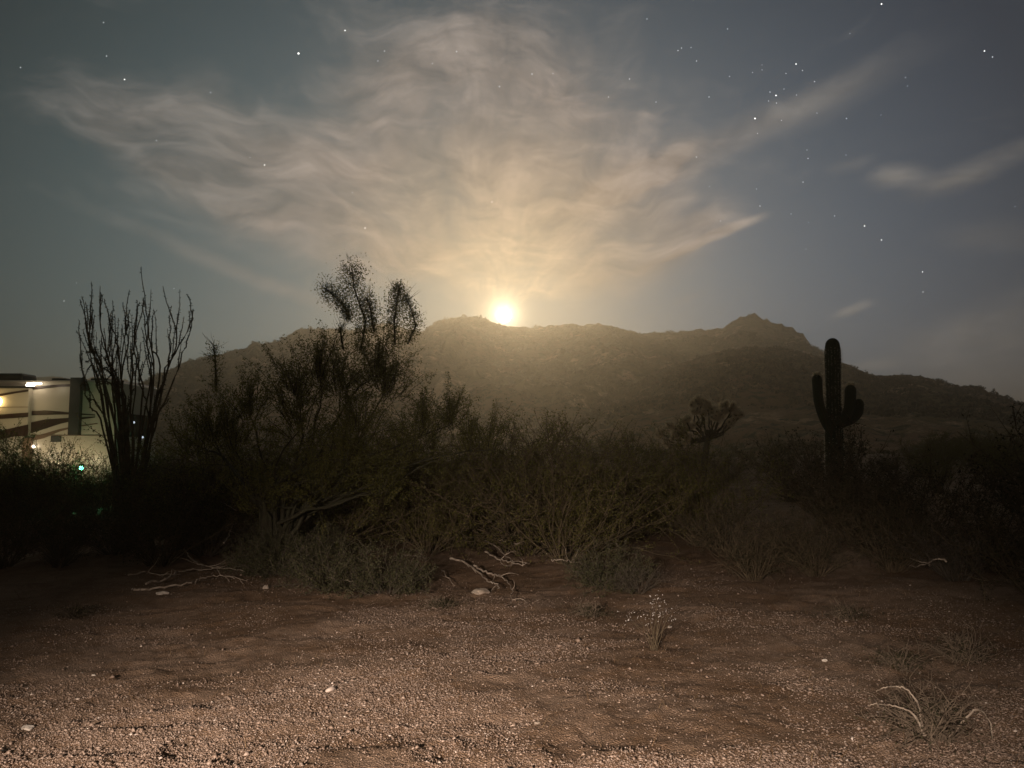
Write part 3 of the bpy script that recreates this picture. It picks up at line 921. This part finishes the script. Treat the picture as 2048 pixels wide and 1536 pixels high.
# --- dead branches lying about
def fallen(px, lift, r, label, fork=3):
    g3 = [G(x, y, lift) for x, y in px]
    g3 = [Vector((p.x, p.y, gz(p.x, p.y) + lift)) for p in g3]
    o = g3[0].copy(); o.z = gz(o.x, o.y)
    root = empty('fallen_branch', o, label, 'branch', 'dead branches on the ground')
    mb = MB()
    pts = smooth_path([p - o for p in g3])
    N = len(pts)
    mb.tube(pts, [r * (1 - .75 * k / (N - 1)) for k in range(N)], 6)
    mb.build('limb', M_dead, root)
    for k in range(fork):
        mb = MB()
        q = random.randint(int(N * .25), N - 2)
        dv = (pts[q + 1] - pts[q]).normalized() + Vector((random.gauss(0, .55), random.gauss(0, .55), random.uniform(-.05, .4)))
        pp, _ = wander(pts[q], dv, random.uniform(.15, .45), 6, .22)
        mb.tube(pp, [r * .5, r * .42, r * .35, r * .28, r * .2, r * .13, r * .08], 5)
        mb.build('twig', M_dead, root)
random.seed(31)
BR = [
 ([(291, 1170), (335, 1158), (362, 1144), (403, 1137), (451, 1136)], .06, .013, 'pale dead branch arching over the dirt left of the tangled bush, the middle of three', 4),
 ([(267, 1183), (308, 1180), (372, 1172), (403, 1161), (441, 1154), (496, 1161)], .05, .013, 'long pale dead branch nearest the white stone on the left', 3),
 ([(369, 1108), (393, 1125), (424, 1136), (492, 1144)], .10, .012, 'dead branch slanting down to the right above the arching one', 4),
 ([(256, 1153), (294, 1146), (321, 1151), (342, 1143)], .07, .010, 'short wavy dead branch at the left end of the branch pile', 3),
 ([(328, 1001), (393, 999), (444, 1009)], .55, .010, 'grey dead branch held up level in the dark brush under the ocotillo', 4),
 ([(383, 951), (414, 985), (437, 1006), (472, 1020)], .75, .014, 'bare dead limb leaning down to the right in the brush left of the green tree', 4),
 ([(448, 1088), (458, 1064), (448, 1043)], .40, .010, 'short upright dead twig in front of the green tree trunk', 2),
 ([(901, 1119), (928, 1124), (955, 1139), (976, 1153), (993, 1160), (998, 1173)], .08, .015, 'thick pale dead branch curving down to the flat stone in the centre', 4),
 ([(949, 1132), (976, 1141), (996, 1144), (1010, 1153), (1024, 1173), (1022, 1201)], .07, .013, 'pale dead branch bending down at its right end beside the flat stone', 5),
 ([(972, 1105), (996, 1115), (1020, 1122), (1044, 1128), (1058, 1124)], .13, .013, 'pale dead branch of the centre pile lying second from the back', 4),
 ([(971, 1084), (993, 1096), (1010, 1108), (1027, 1120)], .20, .012, 'dead branch slanting down to the right at the back of the centre pile', 3),
 ([(993, 1083), (1013, 1086), (1039, 1093)], .22, .010, 'short level dead branch topmost in the centre pile', 3),
 ([(1102, 1124), (1126, 1124), (1140, 1127)], .10, .009, 'small forked dead branch right of the centre pile', 4),
 ([(651, 1153), (679, 1158), (709, 1163)], .14, .010, 'straight pale stick lying in the tangled bush', 2),
 ([(808, 1111), (836, 1112), (852, 1120)], .14, .008, 'short dead stick between the tangled bush and the centre pile', 2),
 ([(884, 1139), (901, 1153), (909, 1167)], .06, .009, 'short dark dead stick left of the flat stone', 2),
 ([(1893, 1126), (1870, 1124), (1845, 1135)], .45, .010, 'pale forked dead branch standing out of the dark brush on the right', 4)]
for b in BR: fallen(*b)

# --- stones
def stone(x, y, w_px, flat, m, label, group='loose stones on the dirt'):
    p = G(x, y); rr = w_px / 2 / F * p.y
    o = empty_loc = Vector((p.x, p.y, gz(p.x, p.y)))
    import bmesh
    bm = bmesh.new(); bmesh.ops.create_icosphere(bm, subdivisions=3, radius=1)
    sd_ = random.uniform(0, 99)
    from mathutils import noise as mn
    for v in bm.verts:
        k = 1 + .28 * mn.noise(v.co * 1.3 + Vector((sd_, 0, 0))) + .10 * mn.noise(v.co * 4 + Vector((sd_, 5, 0)))
        v.co = Vector((v.co.x * k * rr, v.co.y * k * rr * .8, v.co.z * k * rr * flat + rr * flat * .45))
    me = bpy.data.meshes.new('stone'); bm.to_mesh(me); bm.free(); me.materials.append(m)
    ob = bpy.data.objects.new('stone', me); ob.location = (o.x, o.y, o.z - rr * flat * .35); ob.rotation_euler = (0, 0, random.uniform(-.5, .5)); link(ob)
    tag(ob, label, 'stone', group)
for s_ in [(325, 1192, 24, .45, M_rockw, 'white flat stone in front of the dead branches on the left'),
           (531, 1180, 13, 1.0, M_rock, 'small upright pale stone at the foot of the tangled bush'),
           (961, 1184, 34, .42, M_rock, 'flat pale stone beneath the centre dead branches'),
           (55, 1443, 28, .35, M_rockw, 'flat pale stone in the lower left corner'),
           (1650, 1329, 10, .7, M_rockw, 'small white stone alone on the brown dirt right of centre'),
           (1862, 1437, 10, .8, M_rockw, 'tiny white stone in the dry bush at the lower right'),
           (1886, 1436, 16, .8, M_rock, 'grey stone behind the tiny white one in the dry bush'),
           (1798, 1442, 20, .5, M_rock, 'flat stone at the left edge of the dry bush'),
           (1075, 1448, 12, .5, M_rock, 'small pale stone in the gravel at the bottom centre'),
           (1340, 1246, 9, .6, M_rockw, 'small white stone beside the white flowering stalk'),
           (188, 1340, 8, .6, M_rockw, 'small pale stone on bare dirt at the left'),
           (70, 1512, 14, .5, M_rock, 'pale stone at the bottom left edge of the gravel')]:
    stone(*s_)

# --- white flowering stalk
fp = G(1308, 1302); fp.z = gz(fp.x, fp.y)
fl = empty('flowering_plant', fp, 'thin dry stalk with tiny white flowers right of the centre bushes', 'plant')
s1, s2 = MB(), MB()
for k in range(16):
    pts, _ = wander((random.gauss(0, .02), random.gauss(0, .02), 0), (random.gauss(0, .12), random.gauss(0, .12), 1), random.uniform(.24, .44), 6, .13)
    s1.tube(pts, [.0035, .003, .0028, .0025, .002, .0015, .001], 4, False)
    for q in range(5):
        pc = pts[-1] + Vector([random.gauss(0, .025) for _ in range(3)])
        for l in range(4): s2.leaf(pc, random.uniform(.004, .010), None, .8)
s1.build('stems', M_stem, fl); s2.build('flowers', M_white, fl)

# --- dry bush bottom right, with arching stalks
def dry_clump(x, y, h, wd, n, label, arcs, seed, m=M_dead):
    random.seed(seed)
    p = G(x, y); p.z = gz(p.x, p.y)
    root = empty('dry_bush', p, label, 'bush')
    mb = MB()
    for k in range(n):
        a = random.uniform(0, 6.28); t = random.uniform(.2, 1.5)
        pts, _ = wander((random.gauss(0, .10 * wd), random.gauss(0, .10 * wd), 0), (math.cos(a) * t, math.sin(a) * t, 1), h * random.uniform(.5, 1.1), 7, .22, -.11)
        mb.tube(pts, [.0042 * (1 - .75 * q / 7) for q in range(8)], 4, False)
        for s_ in range(3):
            q = random.randint(2, 6)
            pp, _ = wander(pts[q], Vector([random.gauss(0, 1) for _ in range(3)]) + Vector((0, 0, .5)), h * random.uniform(.12, .35), 4, .3)
            mb.tube(pp, [.0024, .002, .0016, .0012, .0008], 3, False)
    mb.build('stems', M_bark, root)
    if arcs:
        mb = MB()
        for path, lift in arcs:
            pts = smooth_path([P(xx, yy, p.y - .05 + random.uniform(-.05, .05)) - p for xx, yy in path], 6, .002)
            N = len(pts)
            mb.tube(pts, [.0065 * (1 - .6 * k / (N - 1)) for k in range(N)], 5, False)
        mb.build('arching_stalks', m, root)
    lf = MB()
    for k in range(900):
        a = random.uniform(0, 6.28); r = abs(random.gauss(0, wd * .33))
        lf.leaf((math.cos(a) * r, math.sin(a) * r, random.uniform(.0, h * .45)), random.uniform(.010, .022))
    lf.build('dead_leaves', M_leafD, root)
    return root
dry_clump(1860, 1478, .42, .62, 105, 'tangled dry bush with arching pale stalks in the lower right corner',
    [([(1850, 1470), (1830, 1432), (1806, 1417), (1775, 1410), (1753, 1408), (1736, 1412)], .0),
     ([(1846, 1470), (1840, 1425), (1832, 1399), (1810, 1377), (1792, 1373), (1771, 1375), (1753, 1382)], .0),
     ([(1900, 1475), (1950, 1420), (1978, 1440), (1985, 1480)], .0)], 41)
dry_clump(1925, 1330, .36, .5, 60, 'brown dry bush behind the arching stalks at the right', [], 42)
dry_clump(1800, 1345, .25, .4, 46, 'thin brown dry tuft left of the brown dry bush', [], 43)
dry_clump(1180, 1225, .22, .5, 60, 'low straw tuft in front of the centre brush', [], 44)
dry_clump(880, 1215, .16, .4, 46, 'small straw tuft left of the flat stone', [], 45)
dry_clump(1690, 1240, .22, .5, 46, 'faint brown tuft at the far right of the lit dirt', [], 46)
dry_clump(150, 1235, .20, .4, 40, 'small dry tuft at the left edge of the lit dirt', [], 47)

# ------------------------------------------------------------------ motorhome
Yw = 23.0
def XZ(x, y, d=Yw):
    p = P(x, y, d); return p.x, p.z
M_wall = plain('cream_gelcoat', (.46, .40, .33), (.42, .36, .30), .6, .35, .4)
M_stripe = plain('maroon_graphic', (.035, .016, .012), (.028, .014, .010), .6, .35, .4)
M_stripe2 = plain('brown_graphic', (.16, .10, .07), (.13, .085, .06), .6, .35, .4)
M_trim = plain('dark_trim', (.030, .028, .028), (.02, .02, .02), 3, .5, .4)
M_glass = plain('dark_window_glass', (.02, .02, .022), (.015, .015, .018), 1, .08, .6)
M_metal = plain('light_metal', (.62, .60, .57), (.5, .48, .45), 6, .3, .5, metal=.6)
M_rubber = plain('tyre_rubber', (.02, .02, .02), (.015, .015, .015), 8, .9, .2)
x_r, ztop = XZ(240, 760)
x_l = x_r - 9.6
cx = (x_l + x_r) / 2
mh = empty('motorhome', (cx, Yw + 1.25, 0), 'cream motorhome with maroon swoosh graphics parked at the left edge', 'motorhome')
o3 = mh.location.copy()
L = lambda x, y, z: (x - o3.x, y - o3.y, z - o3.z)
zb = .55
mb = MB(); mb.box(L(cx, Yw + 1.25, (zb + ztop) / 2), (9.6, 2.5, ztop - zb), .09)
body = mb.build('body', M_wall, mh, False)
# slide-out
xs1, zs1 = XZ(59, 776, Yw - .18)
xs0 = xs1 - 3.6
zs0 = XZ(59, 872, Yw - .18)[1]
mb = MB(); mb.box(L((xs0 + xs1) / 2, Yw - .09, (zs0 + zs1) / 2), (3.6, .18, zs1 - zs0), .02)
slide = mb.build('slide_out', M_wall, mh)
mb = MB(); mb.box(L((xs0 + xs1) / 2, Yw - .11, zs1 + .03), (3.66, .24, .05)); mb.build('slide_topper', M_trim, mh)
def strip(path, parent_front, name, m, th=.012):
    """path = (x, ytop, ybottom) columns on the wall at depth parent_front"""
    mb = MB(); vs = []
    for x, a, b in path:
        X_, za = XZ(x, a, parent_front); _, zb_ = XZ(x, b, parent_front)
        for yy in (parent_front - th, parent_front - .002):
            vs.append(Vector(L(X_, yy, za))); vs.append(Vector(L(X_, yy, zb_)))
    fs = []
    n = len(path)
    for k in range(n - 1):
        a, b = k * 4, k * 4 + 4
        fs += [(a, a + 1, b + 1, b), (a + 2, b + 2, b + 3, a + 3), (a, b, b + 2, a + 2), (a + 1, a + 3, b + 3, b + 1)]
    fs += [(0, 2, 3, 1), (n * 4 - 4, n * 4 - 3, n * 4 - 1, n * 4 - 2)]
    mb.addm(vs, fs)
    return mb.build(name, m, mh)
FW, FS = Yw, Yw - .18
strip([(-60, 800, 812), (0, 788, 793), (30, 783, 787), (57, 779, 783)], FS, 'graphic_stripe', M_stripe)
strip([(62, 774, 780), (90, 771, 777), (120, 769, 774), (148, 768, 773)], FW, 'graphic_stripe', M_stripe)
strip([(-60, 830, 842), (0, 829, 838), (30, 827, 836), (57, 825, 834)], FS, 'graphic_stripe', M_stripe)
strip([(62, 822, 831), (90, 821, 830), (120, 823, 829), (150, 826, 829), (190, 829, 831)], FW, 'graphic_stripe', M_stripe)
strip([(-60, 875, 884), (0, 862, 880), (30, 855, 873), (57, 849, 872)], FS, 'graphic_stripe', M_stripe)
strip([(62, 845, 867), (90, 839, 858), (120, 837, 848), (150, 835, 841), (190, 833, 835)], FW, 'graphic_stripe', M_stripe)
strip([(62, 874, 883), (90, 867, 876), (120, 858, 863), (150, 852, 855), (195, 846, 848)], FW, 'graphic_stripe', M_stripe2)
strip([(0, 814.0, 815.2), (30, 813.6, 814.6), (57, 813.6, 814.6)], FS, 'graphic_stripe', M_stripe2)
# wide skirt line, hatch, windows
def wallbox(x0, x1, y0, y1, d0, th, name, m, parent=mh, bev=.0):
    X0, Z0 = XZ(x0, y0, d0); X1, Z1 = XZ(x1, y1, d0)
    mb = MB(); mb.box(L((X0 + X1) / 2, d0 - th / 2 - .003, (Z0 + Z1) / 2), (abs(X1 - X0), th, abs(Z0 - Z1)), bev)
    return mb.build(name, m, parent)
wallbox(147, 162, 756, 870, FW, .16, 'awning_arm', M_trim)
wallbox(161, 177, 768, 782, FW, .12, 'awning_motor', M_trim)
wallbox(103, 122, 872, 884, FW, .03, 'hatch', M_trim)
wallbox(60, 238, 870, 871.5, FW, .02, 'rub_rail', M_stripe2)
wallbox(50, 64, 876, 930, FW - .05, .10, 'entry_post', M_stripe2)
door = wallbox(-60, -20, 800, 940, FW, .05, 'door', M_wall)
wallbox(-45, -30, 815, 850, FW - .055, .02, 'window', M_glass)
# ladder on the back corner
mb = MB()
for x in (225, 237):
    X0, Z0 = XZ(x, 752, Yw - .12); _, Z1 = XZ(x, 792, Yw - .12)
    mb.tube([L(X0, Yw - .10, Z0 + .05), L(X0, Yw - .12, Z0), L(X0, Yw - .12, Z1), L(X0, Yw + .0, Z1 - .03)], .012, 6)
for k in range(1, 2):
    X0, Z0 = XZ(225, 752 + 9 * k, Yw - .12); X1, _ = XZ(237, 760, Yw - .12)
    mb.tube([L(X0, Yw - .12, Z0), L(X1, Yw - .12, Z0)], .008, 6)
mb.build('ladder', M_metal, mh)
wallbox(229, 239, 793, 806, FW, .10, 'rear_box', M_trim)
# end wall trims: window, bumper
mb = MB(); mb.box(L(x_r + .012, Yw + 1.25, 2.35), (.02, 1.4, .7)); mb.build('window', M_glass, mh)
mb = MB(); mb.box(L(x_r + .10, Yw + 1.25, .62), (.18, 2.4, .2), .03); mb.build('bumper', M_trim, mh)
M_tail = emit('marker_lens', (.75, .85, 1.0), .5, False)
for x, y in [(282, 845), (278, 874)]:
    d = 24.0
    X_, Z_ = XZ(x, y, d)
    mb = MB(); mb.ball(L(x_r + .03, Yw + 1.0 + (.5 if y > 850 else -.1), Z_), .035, 8, 6); mb.build('marker_lamp', M_tail, mh)
# roof units
mb = MB(); X0, Z0 = XZ(10, 752, Yw + .9); mb.box(L(X0, Yw + 1.2, ztop + .16), (1.2, .8, .26), .08); mb.build('air_conditioner', M_trim, mh)
for x in (118, 196):
    X0, _ = XZ(x, 760, Yw + .8); mb = MB(); mb.box(L(X0, Yw + 1.0, ztop + .07), (.45, .45, .12), .03); mb.build('roof_vent', M_trim, mh)
for X0 in (x_r - 2.2, x_r - 3.1, x_l + 1.6):
    mb = MB()
    for k in range(2):
        a = [L(X0, Yw + .02 + .24 * q, .42) for q in (0, 1)]
        mb.tube(a, .42 if k == 0 else .22, 20)
    mb.build('wheel', M_rubber, mh)
# lamps on the motorhome
M_lampw = emit('warm_white_lamp', (1.0, .88, .66), 9.0)
M_lampy = emit('yellow_lamp', (1.0, .72, .28), 5.0)
def lampbox(x0, x1, y0, y1, d0, m): return wallbox(x0, x1, y0, y1, d0, .06, 'porch_lamp', m)
lampbox(56, 84, 766.2, 768.2, FS, M_lampw)
lampbox(54, 70, 770.0, 772.0, FS, M_lampw)
X0, Z0 = XZ(66, 893, FW - .15)
mb = MB(); mb.ball(L(X0, FW - .12, Z0), .04, 10, 8); mb.build('porch_lamp', M_lampw, mh)
X0, Z0 = XZ(-8, 803, FS - .1)
mb = MB(); mb.ball(L(X0, FS - .10, Z0), .16, 10, 8); mb.build('porch_lamp', M_lampy, mh)

def point(name, loc, e, c, r=.08, parent=None):
    l = bpy.data.lights.new(name, 'POINT'); l.energy = e; l.color = c; l.shadow_soft_size = r
    o = bpy.data.objects.new(name, l); o.location = loc; link(o, parent); return o
def lantern(x, y, d, col, e, s, label, cat='lantern'):
    p = P(x, y, d); p.z = max(p.z, gz(p.x, p.y) + .12); base = gz(p.x, p.y)
    root = empty('assumed_lantern' if cat == 'lantern' else 'garden_light', (p.x, p.y, base), label, cat)
    h = p.z - base
    mb = MB(); mb.tube([(0, 0, 0), (0, 0, h - .07)], .012, 6); mb.tube([(0, 0, 0), (0, 0, .02)], .07, 10); mb.tube([(0, 0, h - .09), (0, 0, h - .06)], .05, 10); mb.tube([(0, 0, h + .06), (0, 0, h + .085), (0, 0, h + .11)], [.055, .05, .01], 10)
    mb.build('stand', M_trim, root)
    mb = MB(); mb.ball((0, 0, h), .045 if e > 50 else .024, 12, 8); mb.build('globe', emit('lantern_globe', col, s), root)
    point('lantern_light', (p.x, p.y - .0, p.z + .0), e, col, .06)
    return root
lantern(28, 915, 22.0, (1.0, .82, .52), 20, 3, 'assumed warm lantern at the left edge under the motorhome slide-out')  # both warm lanterns are assumed, added to light the lower wall
lantern(118, 926, 22.0, (1.0, .80, .48), 22, 3, 'assumed warm lantern low by the motorhome wall left of the green light')
lantern(163, 936, 18.8, (.08, 1.0, .46), 90, 30, 'glowing green light in the bushes in front of the motorhome', 'garden light')
# light that washes the upper wall: added point lights without fixtures, set before the porch lamps
l = point('porch_light', P(66, 770, Yw - .75), 3.2, (1.0, .82, .60), .08)
l = point('yellow_light', P(-12, 803, Yw - 1.1), 5, (1.0, .72, .34), .12)
# camp chair
cp = P(30, 930, 21.4); cp.z = gz(cp.x, cp.y)
ch = empty('camp_chair', cp, 'folding camp chair with pale tube frame beside the assumed warm lantern', 'chair')
mb = MB(); W_, H_ = .27, .45
for sx in (-W_, W_):
    mb.tube([(sx, -.25, 0), (sx, .22, H_ + .05)], .013, 6); mb.tube([(sx, .25, 0), (sx, -.22, H_ + .02)], .013, 6)
    mb.tube([(sx, .20, H_), (sx * .98, .30, H_ + .28), (sx * .9, .36, H_ + .50), (sx * .5, .38, H_ + .56), (0, .38, H_ + .57)], .013, 6)
    mb.tube([(sx, -.24, H_ + .22), (sx, .28, H_ + .24)], .016, 6); mb.tube([(sx, -.22, H_), (sx, -.24, H_ + .22)], .012, 6)
mb.build('frame', M_metal, ch)
mb = MB(); mb.box((0, 0, H_), (.5, .44, .02)); mb.build('seat', M_trim, ch)
mb = MB(); mb.box((0, .33, H_ + .30), (.46, .02, .38)); mb.build('backrest', M_trim, ch)

# ------------------------------------------------------------------ assumed lamp, added out of view behind the camera to light the dirt
lp = Vector((-2.0, -3.7, 0)); LH = 2.3
post = empty('assumed_lamp', lp, 'assumed unseen lamp on a post behind the camera, added to light the foreground', 'lamp')
mb = MB(); mb.tube([(0, 0, 0), (0, 0, LH)], .03, 10); mb.tube([(0, 0, 0), (0, 0, .04)], .12, 12); mb.build('post', M_trim, post)
tgt = lp + Vector((math.sin(R(11)), math.cos(R(11)), 0)) * (2.3 / math.tan(R(25)))
hd = (tgt - (lp + Vector((0, 0, LH)))).normalized()
mb = MB(); s0 = Vector((0, 0, LH + .03)); mb.tube([s0 - hd * .14, s0 - hd * .10, s0 + hd * .02], [.03, .07, .12], 14, False); mb.build('shade', M_trim, post)
sp = bpy.data.lights.new('assumed_lamp_light', 'SPOT'); sp.energy = 6500; sp.color = (1.0, .80, .67)
sp.spot_size = R(56); sp.spot_blend = 1.0; sp.shadow_soft_size = .16
spo = bpy.data.objects.new('assumed_lamp_light', sp); spo.location = lp + s0 + hd * .03
spo.rotation_euler = (-hd).to_track_quat('Z', 'Y').to_euler(); link(spo)

# ------------------------------------------------------------------ moon and stars
def body_sphere(name, x, y, d, r, m, label, cat, group=None):
    dirv = ray(x, y).normalized()
    import bmesh
    bm = bmesh.new(); bmesh.ops.create_icosphere(bm, subdivisions=4 if cat == 'moon' else 1, radius=r)
    me = bpy.data.meshes.new(name); bm.to_mesh(me); bm.free(); me.materials.append(m)
    for p in me.polygons: p.use_smooth = True
    o = bpy.data.objects.new(name, me); o.location = Vector((0, 0, EYE)) + dirv * d; link(o)
    return tag(o, label, cat, group)
body_sphere('moon', 1008, 631, 9000, 9000 * 14 / F, emit('moon_surface', (1.0, .93, .74), 14.0, False), 'bright full moon just above the mountain ridge', 'moon')
BIG = [(597, 107, 3.0, 'brightest white star high on the left above the clouds'), (1510, 237, 2.4, 'bright star just above the long thin cloud streak'),
    (1552, 191, 2.0, 'brighter star inside the small cluster at upper right'), (1763, 8, 2.0, 'star at the very top right of the sky'),
    (249, 159, 1.7, 'lone star near the upper left corner'), (690, 61, 1.7, 'star at the top right of the brightest one'),
    (1592, 128, 1.8, 'star at the top of the upper right cluster'), (1969, 102, 1.7, 'lone star near the upper right corner'),
    (1729, 452, 1.8, 'star in the clear sky left of the small faint cloud'), (529, 330, 1.6, 'star inside the left bank of cloud'),
    (1763, 480, 1.6, 'star just under the one left of the faint cloud'), (1845, 544, 1.6, 'star low on the right above the hill'), (730, 456, 1.5, 'star in cloud above the green tree')]
SM = [(769, 102), (756, 122), (41, 135), (213, 112), (207, 45), (913, 103), (865, 127), (999, 173), (348, 577), (153, 566), (128, 602), (421, 185), (705, 385), (500, 315), (313, 281),
    (1363, 96), (1382, 95), (1356, 101), (1393, 122), (1505, 145), (1524, 130), (1459, 153), (1524, 140), (1568, 178), (1593, 190), (1537, 202), (1553, 206), (1563, 241), (1515, 267),
    (1540, 184), (1312, 204), (1217, 194), (1259, 158), (1106, 147), (1064, 148), (1294, 38), (1634, 226), (1614, 300), (1616, 317), (1692, 310), (1811, 155), (1815, 172), (1693, 237), (1762, 230),
    (1606, 364), (1513, 378), (1520, 412), (1419, 373), (1393, 314), (1441, 442), (1617, 445), (1669, 432), (1582, 428), (2030, 413), (1846, 584), (1612, 498), (1700, 67), (1605, 141), (1629, 163),
    (984, 404), (1455, 58), (1985, 114), (1572, 147), (1418, 194)]
M_star = emit('star_light', (1.0, .97, .92), 2.0, False)
M_faint = emit('faint_star_light', (.95, .96, 1.0), .75, False)
for x, y, s_, lab in BIG:
    body_sphere('star', x, y, 8000, 8000 * s_ / 1.75 / F, M_star, lab, 'star', 'stars in the night sky')
m0 = None
for k, (x, y) in enumerate(SM):
    if m0 is None:
        m0 = body_sphere('star', x, y, 8000, 8000 * .85 / F, M_faint, 'faint star, a tiny dot in the night sky', 'star', 'stars in the night sky')
    else:
        o = m0.copy(); sc.collection.objects.link(o); o.location = Vector((0, 0, EYE)) + ray(x, y).normalized() * 8000
        q = random.uniform(.7, 1.15); o.scale = (q, q, q)

# ------------------------------------------------------------------ haze added to stand in for the lens glare under the moon
HAZE = .0013
hm = bpy.data.materials.new('glare_haze'); hm.use_nodes = True
nt = hm.node_tree; nt.nodes.clear()
ho = nt.nodes.new('ShaderNodeOutputMaterial'); hv = nt.nodes.new('ShaderNodeVolumePrincipled')
hv.inputs['Color'].default_value = (1.0, .87, .68, 1)
hv.inputs['Density'].default_value = HAZE
hv.inputs['Anisotropy'].default_value = .84
nt.links.new(hv.outputs[0], ho.inputs['Volume'])
mb = MB(); mb.box((0, 0, 38), (2960, 2960, 84)); 
hz_o = mb.build('haze', hm)
tag(hz_o, 'thin haze added to imitate the warm glare around the moon', None, None, 'stuff')
